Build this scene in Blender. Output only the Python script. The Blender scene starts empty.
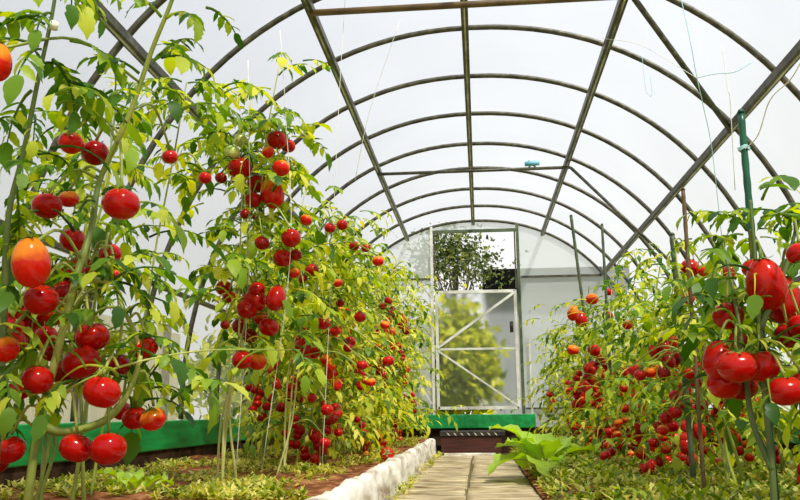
import bpy, math, random
import numpy as np
from mathutils import Vector, Matrix, noise
random.seed(7); rng = np.random.default_rng(7)
scene = bpy.context.scene
COL = scene.collection

# ------------------------------------------------------------------ camera
F, PITCH, YAW, ROLL, CAMZ = 822.6, 0.1961, 0.0943, -0.0091, 0.36
FW = np.array([-math.sin(YAW)*math.cos(PITCH), math.cos(YAW)*math.cos(PITCH), math.sin(PITCH)])
_r = np.array([math.cos(YAW), math.sin(YAW), 0.0]); _u = np.cross(_r, FW)
RT = _r*math.cos(ROLL)+_u*math.sin(ROLL); UP = -_r*math.sin(ROLL)+_u*math.cos(ROLL)
cam = bpy.data.objects.new('camera', bpy.data.cameras.new('camera')); COL.objects.link(cam)
cam.data.lens = F/800*36; cam.data.sensor_width = 36; cam.data.clip_start = .05; cam.data.clip_end = 300
M = Matrix(((RT[0], UP[0], -FW[0], 0), (RT[1], UP[1], -FW[1], 0), (RT[2], UP[2], -FW[2], CAMZ), (0, 0, 0, 1)))
cam.matrix_world = M
scene.camera = cam

# ------------------------------------------------------------------ world, sun, exposure
w = bpy.data.worlds.new('sky'); scene.world = w; w.use_nodes = True
nt = w.node_tree; bg = nt.nodes['Background']
tc = nt.nodes.new('ShaderNodeTexCoord'); sp = nt.nodes.new('ShaderNodeSeparateXYZ')
rp = nt.nodes.new('ShaderNodeValToRGB')
nt.links.new(tc.outputs['Generated'], sp.inputs[0]); nt.links.new(sp.outputs[2], rp.inputs[0])
rp.color_ramp.elements[0].position = 0.0; rp.color_ramp.elements[0].color = (1, .97, .92, 1)
rp.color_ramp.elements[1].position = 0.7; rp.color_ramp.elements[1].color = (.84, .89, 1, 1)
nt.links.new(rp.outputs[0], bg.inputs[0]); bg.inputs[1].default_value = .86
sun = bpy.data.objects.new('sun', bpy.data.lights.new('sun', 'SUN')); COL.objects.link(sun)
sun.data.energy = 6.0; sun.data.angle = .08; sun.data.color = (1, .95, .84)
sun.rotation_euler = Vector((.42, -.62, 1.0)).to_track_quat('Z', 'Y').to_euler()
vs = scene.view_settings
vs.view_transform = 'Standard'; vs.look = 'None'; vs.exposure = 0.32; vs.gamma = 1; vs.use_curve_mapping = False
scene.cycles.transparent_max_bounces = 24
scene.cycles.max_bounces = 7

def at(px, py, Y):
    d = FW*F + RT*(px-400) + UP*(250-py)
    return d*(Y/d[1]) + np.array([0, 0, CAMZ])

# ------------------------------------------------------------------ materials
def new_mat(name):
    m = bpy.data.materials.new(name); m.use_nodes = True
    return m, m.node_tree, m.node_tree.nodes['Principled BSDF'], m.node_tree.nodes['Material Output']
def setp(b, **k):
    for n, v in k.items():
        b.inputs[n.replace('_', ' ')].default_value = v
def ramp(nt, fac, stops):
    r = nt.nodes.new('ShaderNodeValToRGB'); e = r.color_ramp.elements
    e[0].position, e[0].color = stops[0][0], (*stops[0][1], 1)
    e[1].position, e[1].color = stops[-1][0], (*stops[-1][1], 1)
    for p, c in stops[1:-1]:
        x = e.new(p); x.color = (*c, 1)
    nt.links.new(fac, r.inputs[0]); return r.outputs[0]
def noise_fac(nt, scale, detail=4, obj=True, stretch=None):
    t = nt.nodes.new('ShaderNodeTexCoord'); n = nt.nodes.new('ShaderNodeTexNoise')
    n.inputs['Scale'].default_value = scale; n.inputs['Detail'].default_value = detail
    src = t.outputs['Object']
    if stretch:
        mp = nt.nodes.new('ShaderNodeMapping'); mp.inputs['Scale'].default_value = stretch
        nt.links.new(src, mp.inputs[0]); src = mp.outputs[0]
    nt.links.new(src, n.inputs['Vector']); return n.outputs['Fac']
def noisy(name, stops, scale, rough=.8, bump=0, stretch=None, metallic=0, detail=5):
    m, nt, b, o = new_mat(name)
    if 'roof' in name or 'earth' in name or 'soil' in name: b.inputs['Specular IOR Level'].default_value = 0
    f = noise_fac(nt, scale, detail, stretch=stretch)
    nt.links.new(ramp(nt, f, stops), b.inputs['Base Color'])
    setp(b, Roughness=rough, Metallic=metallic)
    if bump:
        bp = nt.nodes.new('ShaderNodeBump'); bp.inputs['Strength'].default_value = bump; bp.inputs['Distance'].default_value = .01
        nt.links.new(f, bp.inputs['Height']); nt.links.new(bp.outputs[0], b.inputs['Normal'])
    return m
def leaf_mat(name, stops, trans=.45, rough=.45):
    m, nt, b, o = new_mat(name)
    g = nt.nodes.new('ShaderNodeNewGeometry')
    c = ramp(nt, g.outputs['Random Per Island'], stops)
    nt.links.new(c, b.inputs['Base Color']); setp(b, Roughness=rough)
    b.inputs['Specular IOR Level'].default_value = .35
    tr = nt.nodes.new('ShaderNodeBsdfTranslucent'); mx = nt.nodes.new('ShaderNodeMixShader')
    hs = nt.nodes.new('ShaderNodeHueSaturation'); hs.inputs['Hue'].default_value = .495; hs.inputs['Saturation'].default_value = 1.15; hs.inputs['Value'].default_value = 1.5
    nt.links.new(c, hs.inputs['Color']); nt.links.new(hs.outputs[0], tr.inputs[0])
    mx.inputs[0].default_value = trans
    nt.links.new(b.outputs[0], mx.inputs[1]); nt.links.new(tr.outputs[0], mx.inputs[2]); nt.links.new(mx.outputs[0], o.inputs[0])
    return m
def panel_mat(name, transp, color=(.93, .95, .97), diffuse=0):
    m, nt, b, o = new_mat(name); nt.nodes.remove(b)
    tr = nt.nodes.new('ShaderNodeBsdfTranslucent'); tp = nt.nodes.new('ShaderNodeBsdfTransparent')
    gl = nt.nodes.new('ShaderNodeBsdfGlossy'); gl.inputs['Roughness'].default_value = .25
    f = noise_fac(nt, 1.3, 5)
    c = ramp(nt, f, [(.3, tuple(x*.86 for x in color)), (.65, color)])
    nt.links.new(c, tr.inputs[0]); tp.inputs[0].default_value = (.97, .98, .98, 1)
    if diffuse:
        df = nt.nodes.new('ShaderNodeBsdfDiffuse'); nt.links.new(c, df.inputs[0]); x = nt.nodes.new('ShaderNodeMixShader'); x.inputs[0].default_value = diffuse
        nt.links.new(tr.outputs[0], x.inputs[1]); nt.links.new(df.outputs[0], x.inputs[2]); tr = x
    a = nt.nodes.new('ShaderNodeMixShader'); a.inputs[0].default_value = transp
    nt.links.new(tr.outputs[0], a.inputs[1]); nt.links.new(tp.outputs[0], a.inputs[2])
    d = nt.nodes.new('ShaderNodeMixShader'); d.inputs[0].default_value = .05
    nt.links.new(a.outputs[0], d.inputs[1]); nt.links.new(gl.outputs[0], d.inputs[2]); nt.links.new(d.outputs[0], o.inputs[0])
    return m
def frosted_mat(name, rough, veil):
    m, nt, b, o = new_mat(name); nt.nodes.remove(b)
    rf = nt.nodes.new('ShaderNodeBsdfRefraction'); rf.inputs['Roughness'].default_value = rough; rf.inputs['IOR'].default_value = 1.12
    rf.inputs[0].default_value = (.95, .97, .96, 1)
    tr = nt.nodes.new('ShaderNodeBsdfTranslucent'); tr.inputs[0].default_value = (.5, .53, .53, 1)
    a = nt.nodes.new('ShaderNodeMixShader'); a.inputs[0].default_value = veil
    nt.links.new(rf.outputs[0], a.inputs[1]); nt.links.new(tr.outputs[0], a.inputs[2]); nt.links.new(a.outputs[0], o.inputs[0])
    return m

M_roof = panel_mat('polycarbonate_roof', .60, (.36, .38, .41))
M_side = panel_mat('polycarbonate_side', .50, (.42, .43, .43))
M_back = panel_mat('polycarbonate_end', .38, (.80, .84, .86), diffuse=.5)
M_door = frosted_mat('polycarbonate_door', .33, .16)
M_steel = noisy('galvanized_steel', [(.35, (.035, .033, .022)), (.6, (.09, .085, .055)), (.85, (.24, .22, .15))], 9, .42, .3, metallic=.2, stretch=(3, 3, 3))
M_highlight = noisy('painted_highlight', [(.35, (.10, .095, .07)), (.6, (.62, .60, .5))], 5, .35, metallic=.2, detail=3)  # pale tone standing in for the highlight along the purlins
M_pale = noisy('pale_aluminium', [(.3, (.5, .5, .45)), (.7, (.78, .78, .72))], 8, .4, metallic=.2)
M_brownbar = noisy('brown_wooden_bar', [(.3, (.06, .032, .010)), (.7, (.18, .11, .035))], 12, .6)
M_green = noisy('green_paint', [(.3, (.0, .16, .03)), (.7, (.003, .34, .075))], 6, .45, .3, stretch=(4, .6, 4))
M_soil = noisy('soil', [(.3, (.05, .018, .008)), (.5, (.22, .085, .035)), (.72, (.42, .20, .09))], 22, .95, 1.0, detail=8)
M_path = noisy('path_concrete', [(.3, (.10, .06, .03)), (.42, (.30, .22, .11)), (.52, (.48, .38, .22)), (.72, (.68, .58, .38))], 5, .85, 1.0, stretch=(1.0, 4.5, 1), detail=8)
M_gap = noisy('path_gap', [(.3, (.08, .05, .02)), (.7, (.2, .17, .05))], 30, .95)
M_white = noisy('whitewashed_edging', [(.32, (.30, .24, .16)), (.44, (.62, .56, .46)), (.62, (.86, .83, .77))], 9, .85, .8, stretch=(1, .5, 2), detail=8)
M_crate = noisy('red_brown_boards', [(.3, (.02, .004, .003)), (.7, (.09, .014, .009))], 9, .5, .4, stretch=(.5, 1, 6))
M_dark = noisy('dark_wood', [(.3, (.01, .007, .006)), (.7, (.04, .03, .025))], 10, .6)
M_lawn = noisy('lawn', [(.3, (.10, .16, .02)), (.5, (.3, .34, .08)), (.7, (.55, .48, .25))], 3, .95, detail=8)
M_shedwall = noisy('grey_boards', [(.3, (.15, .155, .17)), (.7, (.24, .25, .28))], 3, .8, stretch=(6, 1, .4))
M_shedroof = noisy('dark_roof', [(.3, (.002, .002, .002)), (.7, (.008, .008, .008))], 6, .8)
M_stem = noisy('stem_green', [(.3, (.10, .16, .02)), (.5, (.28, .33, .05)), (.7, (.52, .52, .14))], 7, .5)
M_stemd = noisy('stem_dark_green', [(.3, (.05, .09, .02)), (.7, (.16, .22, .05))], 7, .55)
M_stempale = noisy('stem_pale', [(.3, (.42, .42, .10)), (.7, (.68, .66, .26))], 7, .5)
M_stake = noisy('stake_green', [(.3, (.0, .03, .014)), (.7, (.001, .12, .05))], 12, .35)
M_staked = noisy('stake_dark', [(.3, (.03, .05, .025)), (.7, (.10, .13, .06))], 12, .5)
M_twine = noisy('twine', [(.3, (.75, .76, .68)), (.7, (.9, .9, .85))], 20, .8)
M_twineb = noisy('twine_blue', [(.3, (.30, .62, .68)), (.7, (.55, .8, .82))], 20, .7)
M_bark = noisy('bark', [(.3, (.06, .05, .03)), (.7, (.2, .16, .1))], 14, .9, .6)
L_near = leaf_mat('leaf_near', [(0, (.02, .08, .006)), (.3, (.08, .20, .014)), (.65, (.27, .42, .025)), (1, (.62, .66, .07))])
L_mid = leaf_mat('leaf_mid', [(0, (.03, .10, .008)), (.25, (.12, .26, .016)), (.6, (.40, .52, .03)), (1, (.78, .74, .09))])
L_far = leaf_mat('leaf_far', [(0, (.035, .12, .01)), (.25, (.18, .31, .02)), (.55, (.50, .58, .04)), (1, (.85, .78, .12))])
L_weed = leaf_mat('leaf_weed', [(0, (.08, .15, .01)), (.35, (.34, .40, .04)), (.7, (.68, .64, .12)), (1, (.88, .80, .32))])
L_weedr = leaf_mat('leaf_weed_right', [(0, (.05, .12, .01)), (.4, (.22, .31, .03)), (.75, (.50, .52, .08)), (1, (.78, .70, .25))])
L_broad = leaf_mat('leaf_broad', [(0, (.26, .48, .04)), (.6, (.42, .60, .07)), (1, (.62, .72, .14))], .4)
L_tree = leaf_mat('leaf_tree', [(0, (.02, .045, .01)), (.5, (.06, .09, .02)), (1, (.22, .24, .06))], .3)
L_bush = leaf_mat('leaf_bush', [(0, (.12, .17, .005)), (.5, (.36, .40, .01)), (1, (.6, .57, .03))], .45)

def fruit_mat(name, body, shoulder, lo, hi, rough=.16):
    m, nt, b, o = new_mat(name)
    t = nt.nodes.new('ShaderNodeTexCoord'); s = nt.nodes.new('ShaderNodeSeparateXYZ'); nt.links.new(t.outputs['Object'], s.inputs[0])
    n = nt.nodes.new('ShaderNodeTexNoise'); n.inputs['Scale'].default_value = 1.3; nt.links.new(t.outputs['Object'], n.inputs['Vector'])
    a = nt.nodes.new('ShaderNodeMath'); a.operation = 'MULTIPLY_ADD'; a.inputs[1].default_value = .9
    nt.links.new(n.outputs['Fac'], a.inputs[0]); nt.links.new(s.outputs[2], a.inputs[2])
    nt.links.new(ramp(nt, a.outputs[0], [(lo, body), (hi, shoulder)]), b.inputs['Base Color'])
    setp(b, Roughness=rough); b.inputs['Specular IOR Level'].default_value = .28
    b.inputs['Subsurface Weight'].default_value = .04; b.inputs['Subsurface Radius'].default_value = (.6, .15, .05); b.inputs['Subsurface Scale'].default_value = .02
    return m
FM = {'r': fruit_mat('tomato_red', (.40, .002, .0012), (.52, .012, .003), .6, 1.5),
      'o': fruit_mat('tomato_ripening', (.58, .008, .002), (.85, .24, .012), .5, 1.45),
      'g': fruit_mat('tomato_unripe', (.62, .62, .22), (.45, .58, .14), .5, 1.3, .3),
      'd': fruit_mat('tomato_deep_red', (.26, .0015, .0012), (.34, .004, .002), .6, 1.5)}
M_calyx = noisy('calyx', [(.3, (.07, .16, .015)), (.7, (.2, .32, .04))], 9, .6)

# ------------------------------------------------------------------ mesh helpers
class MB:
    def __init__(s): s.v = []; s.f = []; s.n = 0
    def add(s, verts, faces):
        verts = np.asarray(verts, float); s.v.append(verts)
        o = s.n; s.f.extend([tuple(i+o for i in f) for f in faces]); s.n += len(verts)
    def box(s, lo, hi, mat=None):
        x0, y0, z0 = lo; x1, y1, z1 = hi
        v = np.array([(x0,y0,z0),(x1,y0,z0),(x1,y1,z0),(x0,y1,z0),(x0,y0,z1),(x1,y0,z1),(x1,y1,z1),(x0,y1,z1)], float)
        if mat is not None: v = v@np.array(mat.to_3x3()).T + np.array(mat.translation)
        s.add(v, [(0,3,2,1),(4,5,6,7),(0,1,5,4),(1,2,6,5),(2,3,7,6),(3,0,4,7)])
    def tube(s, pts, rad, sides=8, up=None):
        pts = np.asarray(pts, float); n = len(pts)
        rad = np.broadcast_to(np.asarray(rad, float), (n,))
        tg = np.gradient(pts, axis=0); tg /= np.linalg.norm(tg, axis=1)[:, None]+1e-12
        ref = np.array([0, 0, 1.0]) if up is None else np.array(up, float)
        if abs(tg[0]@ref) > .9: ref = np.array([1.0, 0, 0])
        vs = []; a = np.arange(sides)*2*math.pi/sides + (math.pi/4 if sides == 4 else 0)
        nrm = ref
        for i in range(n):
            b = np.cross(tg[i], nrm); b /= np.linalg.norm(b)+1e-12; nrm = np.cross(b, tg[i])
            vs.append(pts[i]+rad[i]*(np.cos(a)[:, None]*b+np.sin(a)[:, None]*nrm))
        fs = []
        for i in range(n-1):
            for j in range(sides):
                k = (j+1) % sides
                fs.append((i*sides+j, i*sides+k, (i+1)*sides+k, (i+1)*sides+j))
        fs.append(tuple(range(sides))[::-1]); fs.append(tuple(range((n-1)*sides, n*sides)))
        s.add(np.concatenate(vs), fs)
    def build(s, name, mat, parent=None, smooth=True, bevel=0):
        me = bpy.data.meshes.new(name)
        v = np.concatenate(s.v) if s.v else np.zeros((0, 3))
        if parent is not None: v = v - np.array(parent.location)
        me.from_pydata(v.tolist(), [], s.f); me.materials.append(mat)
        if smooth: me.shade_smooth()
        o = bpy.data.objects.new(name, me); COL.objects.link(o)
        if parent is not None: o.parent = parent
        if bevel:
            b = o.modifiers.new('bevel', 'BEVEL'); b.width = bevel; b.segments = 2
        return o
def tag(o, label=None, cat=None, group=None, kind=None):
    if label: o['label'] = label
    if cat: o['category'] = cat
    if group: o['group'] = group
    if kind: o['kind'] = kind
    return o
def empty(name, loc):
    o = bpy.data.objects.new(name, None); COL.objects.link(o); o.location = tuple(float(x) for x in loc); o.empty_display_size = .05
    return o
def smooth_path(pts, n=6):
    pts = np.asarray(pts, float); m = len(pts); out = []
    P = np.vstack([2*pts[0]-pts[1], pts, 2*pts[-1]-pts[-2]])
    for i in range(m-1):
        p0, p1, p2, p3 = P[i:i+4]
        for t in np.arange(n)/n:
            out.append(.5*((2*p1)+(-p0+p2)*t+(2*p0-5*p1+4*p2-p3)*t*t+(-p0+3*p1-3*p2+p3)*t**3))
    out.append(pts[-1]); return np.array(out)

# ------------------------------------------------------------------ greenhouse
A_, B_, NN, HT = 1.595, 1.822, 2.15, 1.85+CAMZ
Y0, DY = 3.164, .5927
KS = list(range(-6, 9)); YE = Y0+8*DY; YF = Y0-6*DY
def prof(t):
    c, s_ = math.cos(t), math.sin(t)
    return (A_*math.copysign(abs(c)**(2/NN), c), HT-B_+B_*abs(s_)**(2/NN))
TS = [math.pi*i/56 for i in range(57)]
ZB = .34
PROF = [(A_, ZB)] + [prof(t) for t in TS] + [(-A_, ZB)]
def side_name(k): return ['first', 'second', 'third', 'fourth', 'fifth', 'sixth', 'seventh', 'eighth', 'ninth'][k]
tn = 0
def trim(mb, mat, label, cat='frame bar', **k):
    global tn; tn += 1
    o = mb.build('trim_%d' % tn, mat, **k); tag(o, label, cat, None, 'structure'); return o
for k in KS:
    y = Y0+k*DY; m = MB()
    m.tube([(x, y, z) for x, z in PROF], .0142, 6, up=(0, 1, 0))
    lab = ('arch rib over the far end wall' if k == 8 else 'curved grey steel arch rib, %s in front of the far end wall' % side_name(7-k)) if k >= 0 else 'curved grey steel arch rib near the camera, number %d from the entrance' % (k+7)
    trim(m, M_steel, lab, 'arch rib')
for x, z, lab in [(-.025, HT-.03, 'straight grey ridge purlin along the middle of the roof'), (-.672, 1.71+CAMZ-.03, 'straight grey roof purlin left of the ridge'),
               (.642, 1.725+CAMZ-.03, 'straight grey roof purlin right of the ridge'), (-1.19, 1.302+CAMZ-.02, 'grey purlin low on the left side of the roof'),
               (1.19, 1.305+CAMZ-.02, 'grey purlin low on the right side of the roof'), (-1.545, .98, 'thin grey rail along the left side wall'), (1.545, .98, 'thin grey rail along the right side wall')]:
    m = MB(); r = .017 if abs(x) < 1.5 else .011
    m.box((x-r, YF, z-r), (x+r, YE, z+r))
    po = trim(m, M_steel, lab, 'purlin', smooth=False, bevel=.002)
    sx = -1 if x > .1 else 1
    m = MB(); m.box((x-.22*r, YF, z-r-.004), (x+.22*r, YE, z-r+.001)); lp = m.build('purlin_highlight', M_highlight, smooth=False); lp.parent = po; lp['label'] = 'pale painted highlight strip'  # thin strip under the purlin, its highlight painted as pale colour
# braces
UPZ = 1.712+CAMZ-.03
m = MB(); m.tube([(-.672, Y0, UPZ-.02), (.66, Y0, UPZ-.02)], .014, 6); trim(m, M_brownbar, 'brown horizontal tie bar across the nearest roof arch', 'tie bar')
yb = Y0+4*DY
m = MB(); m.tube([(-.672, yb, UPZ-.03), (.66, yb, UPZ-.03)], .0115, 6); trim(m, M_steel, 'thin dark tie bar across the middle of the tunnel with a blue knot', 'tie bar')
def brace(p, q, lab, r=.014, mat=None):
    m = MB(); m.tube([p, q], r, 6); trim(m, mat or M_steel, lab, 'brace')
brace((.66, Y0, UPZ-.02), (1.19, Y0+DY, 1.305+CAMZ-.04), 'slanting grey roof brace at the upper right')
brace((.66, yb, UPZ-.03), (1.5, yb, 1.1), 'thin slanting brace running down right from the tie bar', .011)

def shell(t0, t1, name, mat, lab):
    pr = [p for p, t in zip(PROF[1:-1], TS) if t0-1e-6 <= t <= t1+1e-6]
    if t0 <= 0: pr = [(A_, ZB)]+pr
    if t1 >= math.pi: pr = pr+[(-A_, ZB)]
    m = MB(); g = .022; cc = np.array([0, 1.2])
    P2 = []
    for x, z in pr:
        d = np.array([x, z-.9]); d /= np.linalg.norm(d); P2.append((x+d[0]*g, z+d[1]*g))
    nY = 15; vs = []
    for j in range(nY):
        y = YF+(YE-YF)*j/(nY-1); vs += [(x, y, z) for x, z in P2]
    L = len(P2); fs = [(j*L+i, j*L+i+1, (j+1)*L+i+1, (j+1)*L+i) for j in range(nY-1) for i in range(L-1)]
    m.add(vs, fs); o = m.build(name, mat); tag(o, lab, 'wall' if 'wall' in name else 'ceiling', None, 'structure')
tc1 = TS[14]; tc2 = TS[42]
shell(0, tc1, 'wall_right', M_roof, 'milky polycarbonate side wall on the right')
shell(tc1, tc2, 'ceiling', M_roof, 'white translucent polycarbonate arched roof')
shell(tc2, math.pi, 'wall_left', M_roof, 'milky polycarbonate side wall on the left')
# end wall
DX0, DX1 = -.425, .388
ZD0, ZD1, ZW1 = .375, 1.40+CAMZ-.17, 1.72+CAMZ+.0
def zpix(py, Y=YE, x=0):  # height at the end wall seen on a given picture row
    return at(475, py, Y)[2]
ZD1 = zpix(291); ZW1 = zpix(231); ZM = zpix(349); ZD0 = zpix(409)
m = MB(); ye = YE+.02
def top(x):
    lo, hi = 0, math.pi
    for _ in range(40):
        mid = (lo+hi)/2
        if prof(mid)[0] > x: lo = mid
        else: hi = mid
    return prof(lo)[1]
xs = sorted(set([round(-A_+.0005+i*(2*A_-.001)/60, 4) for i in range(61)]+[DX0, DX1]))
for a, b in zip(xs[:-1], xs[1:]):
    z0 = ZW1 if (a >= DX0-1e-4 and b <= DX1+1e-4) else ZB
    ta, tb = max(top(a), z0+.001), max(top(b), z0+.001)
    m.add([(a, ye, z0), (b, ye, z0), (b, ye, tb), (a, ye, ta)], [(0, 1, 2, 3)])
tag(m.build('wall_back', M_back, smooth=False), 'milky polycarbonate end wall around the far door', 'wall', None, 'structure')
def bar(p, q, r=.013, m=None):
    m.tube([p, q], r, 4)
m = MB()
bar((DX0-.012, YE, ZB), (DX0-.012, YE, top(DX0)), .018, m); trim(m, M_pale, 'pale upright left of the far door', 'door post', smooth=False)
m = MB()
bar((DX1+.012, YE, ZB), (DX1+.012, YE, top(DX1)), .02, m); trim(m, M_staked, 'dark upright right of the far door', 'door post', smooth=False)
m = MB(); bar((DX1+.09, YE-.01, ZB), (DX1+.09, YE-.01, ZM+.1), .013, m); trim(m, M_pale, 'short pale upright just right of the dark door post', 'post', smooth=False)
zr = zpix(278)
m = MB(); bar((DX1+.03, YE, zr), (A_-.14, YE, zr), .014, m); trim(m, M_steel, 'grey horizontal rail on the end wall right of the door', 'rail', smooth=False)
m = MB(); bar((DX0-.03, YE, zr), (-A_+.14, YE, zr), .014, m); trim(m, M_steel, 'grey horizontal rail on the end wall left of the door', 'rail', smooth=False)
m = MB(); bar((DX0-.03, YE, ZD0), (-A_+.03, YE, ZD0), .012, m); trim(m, M_steel, 'grey bottom rail on the end wall left of the door', 'rail', smooth=False)
m = MB(); bar((DX1+.03, YE, ZD0), (A_-.03, YE, ZD0), .012, m); trim(m, M_steel, 'grey bottom rail on the end wall right of the door', 'rail', smooth=False)
m = MB(); a = at(400, 352, YE-.03); b = at(432, 404, YE-.03); bar(a, b, .011, m); trim(m, M_pale, 'pale slanting brace on the end wall left of the door', 'brace', smooth=False)
# open transom
wd = empty('window_1', ((DX0+DX1)/2, YE, ZD1)); tag(wd, 'open hatch above the far door showing dark tree foliage', 'window', None, 'structure')
m = MB(); bar((DX0, YE, ZW1), (DX1, YE, ZW1), .02, m); m.build('window_frame', M_staked, wd, smooth=False)
m = MB(); bar((DX0+.015, YE, ZD1+.02), (DX0+.015, YE, ZW1), .01, m); bar((DX1-.015, YE, ZD1+.02), (DX1-.015, YE, ZW1), .01, m); m.build('window_jamb', M_steel, wd, smooth=False)
# door
dr = empty('door_1', ((DX0+DX1)/2, YE-.02, ZD0)); tag(dr, 'half-height pale framed door with frosted panes in the far end wall', 'door', None, 'structure')
m = MB(); yd = YE-.02; e = .03
for p, q in [((DX0+e, yd, ZD0), (DX0+e, yd, ZD1)), ((DX1-e, yd, ZD0), (DX1-e, yd, ZD1)), ((DX0+e, yd, ZD0+.01), (DX1-e, yd, ZD0+.01)), ((DX0+e, yd, ZD1-.01), (DX1-e, yd, ZD1-.01))]:
    bar(p, q, .02, m)
m.build('door_frame', M_pale, dr, smooth=False)
m = MB(); bar((DX0+e, yd, ZM), (DX1-e, yd, ZM), .014, m); m.build('crossbar', M_pale, dr, smooth=False)
m = MB(); bar((DX0+e, yd-.01, ZM+.01), (DX1-e, yd-.01, ZD1-.02), .017, m); m.build('brace', M_pale, dr, smooth=False)
m = MB(); bar((DX0+e, yd-.01, ZM-.01), (DX1-e, yd-.01, ZD0+.02), .012, m); m.build('brace', M_pale, dr, smooth=False)
m = MB(); m.add([(DX0+e, yd+.012, ZM), (DX1-e, yd+.012, ZM), (DX1-e, yd+.012, ZD1), (DX0+e, yd+.012, ZD1)], [(0, 1, 2, 3)]); m.build('pane', M_door, dr, smooth=False)
m = MB(); m.add([(DX0+e, yd+.012, ZD0), (DX1-e, yd+.012, ZD0), (DX1-e, yd+.012, ZM), (DX0+e, yd+.012, ZM)], [(0, 1, 2, 3)]); m.build('pane', M_door, dr, smooth=False)
m = MB(); h = at(512, 327, YE-.05); m.box((h[0]-.02, h[1]-.03, h[2]-.05), (h[0]+.012, h[1]+.01, h[2]+.05)); m.tube([(h[0]-.01, h[1]-.05, h[2]-.02), (h[0]-.01, h[1]-.05, h[2]+.03)], .008, 6); m.build('door_handle', M_dark, dr)
# green base boards
def board(name, lo, hi, lab):
    m = MB(); m.box(lo, hi); tag(m.build(name, M_green, smooth=False, bevel=.006), lab, 'base board', None, 'structure')
board('baseboard_back', (-1.62, YE-.05, .218), (.505, YE-.01, .345), 'bright green painted board across the foot of the end wall')
board('baseboard_left', (-1.64, YF, .19), (-1.59, YE+.02, .335), 'green painted board along the foot of the left wall')
board('baseboard_right', (1.59, YF, .19), (1.64, YE+.02, .335), 'green painted board along the foot of the right wall')
m = MB(); jx = at(421, 420, YE-.06)[0]; m.box((jx-.012, YE-.056, .22), (jx+.012, YE-.05, .343)); trim(m, M_stake, 'dark joint strip on the green end board', 'joint strip', smooth=False)

M_found = noisy('foundation_earth', [(.3, (.02, .012, .008)), (.7, (.08, .05, .03))], 14, .95, .6)
for lo, hi, lab in [((-1.62, YE+.0, -.08), (1.62, YE+.06, .225), 'dark earth bank under the green end board'), ((-1.66, YF, -.08), (-1.6, YE, .195), 'dark earth bank under the left green board'), ((1.6, YF, -.08), (1.66, YE, .195), 'dark earth bank under the right green board')]:
    m = MB(); m.box(lo, hi); trim(m, M_found, lab, 'foundation', smooth=False)
# ------------------------------------------------------------------ ground
def hmap(x, y):
    n = noise.noise((x*6, y*6, 0))*.018+noise.noise((x*17, y*17, 3))*.012+noise.noise((x*45, y*45, 5))*.006
    if x < -.4: return .125+n
    e = max(0, min(1, (x-.24)/.22)); return .01+.10*e*e*(3-2*e)+n*(.4+.6*e)
def soil(name, x0, x1, lab, nx=60, ny=330):
    vs = []; xs = np.linspace(x0, x1, nx); ys = np.linspace(YF, YE-.02, ny)
    for y in ys:
        for x in xs: vs.append((x, y, hmap(x, y)))
    m = MB(); m.add(vs, [(j*nx+i, j*nx+i+1, (j+1)*nx+i+1, (j+1)*nx+i) for j in range(ny-1) for i in range(nx-1)])
    o = m.build(name, M_soil); tag(o, lab, 'soil', None, 'structure')
soil('floor_left', -1.6, -.455, 'brown garden soil bed on the left of the path')
soil('floor_right', .245, 1.6, 'soil bed on the right of the path')
m = MB(); m.box((-.45, YF, -.06), (.26, YE, -.012)); tag(m.build('floor_path', M_gap), 'dark earth joints under the path slabs', 'floor', None, 'structure')
m = MB(); y = YF+.02
yy = y
cx = -.075
while yy < 7.4:
    L = random.uniform(.36, .44)
    for a, b in ((-.40, cx-.006), (cx+.006, .25)):
        j = random.uniform(-.004, .004); l = L-.025
        x0, x1 = a+random.uniform(-.008, .008), b+random.uniform(-.004, .006)
        nx = 12; ny = 14; vs = []
        for q in range(ny):
            for p in range(nx):
                X = x0+(x1-x0)*(0 if p == 0 else 1 if p == nx-1 else .015+.97*(p-1)/(nx-3)); Yq = yy+l*(0 if q == 0 else 1 if q == ny-1 else .015+.97*(q-1)/(ny-3))
                ed = min(p, nx-1-p, q, ny-1-q)
                vs.append((X+noise.noise((X*9, Yq*9, 1))*.006, Yq+noise.noise((X*9, Yq*9, 7))*.004, j-(.03 if ed == 0 else 0)+noise.noise((X*12, Yq*12, 2))*.005))
        m.add(vs, [(q*nx+p, q*nx+p+1, (q+1)*nx+p+1, (q+1)*nx+p) for q in range(ny-1) for p in range(nx-1)])
    yy += L
tag(m.build('path', M_path), 'pale worn concrete slab path with a seam along the middle', 'path', None, 'structure')
m = MB(); m.box((-30, -25, -.1), (30, 60, -.07)); tag(m.build('ground', M_lawn, smooth=False), 'grass outside the greenhouse', 'ground', None, 'structure')

# whitewashed edging
segs = [(-.3, 1.9, 'nearest length of whitewashed edging beside the path'), (1.92, 3.75, 'second length of whitewashed path edging, chipped on top'),
        (3.77, 5.3, 'third length of whitewashed path edging, beyond the middle'), (5.33, 7.55, 'farthest length of whitewashed edging, reaching the green board')]
for y0, y1, lab in segs:
    m = MB(); n = int((y1-y0)/.03); vs = []
    for i in range(n+1):
        y = y0+(y1-y0)*i/n
        zt = .138+noise.noise((0, y*3, 1))*.012+noise.noise((0, y*13, 4))*.010
        xw = noise.noise((5, y*2.2, 1))*.012; xe = noise.noise((9, y*11, 1))*.008
        vs += [(-.40+xw+xe*.5, y, -.03), (-.405+xw+xe, y, zt*.5), (-.412+xw+xe, y, zt-.01), (-.425+xw, y, zt), (-.452+xw, y, zt+.002), (-.468+xw-xe, y, zt-.012), (-.47+xw, y, -.03)]
    fs = [(i*7+j, (i+1)*7+j, (i+1)*7+j+1, i*7+j+1) for i in range(n) for j in range(6)]
    fs += [tuple(range(7)), tuple(range(n*7, n*7+7))[::-1]]
    m.add(vs, fs); tag(m.build('path_edging', M_white), lab, 'edging', 'whitewashed edging along the path')

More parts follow.
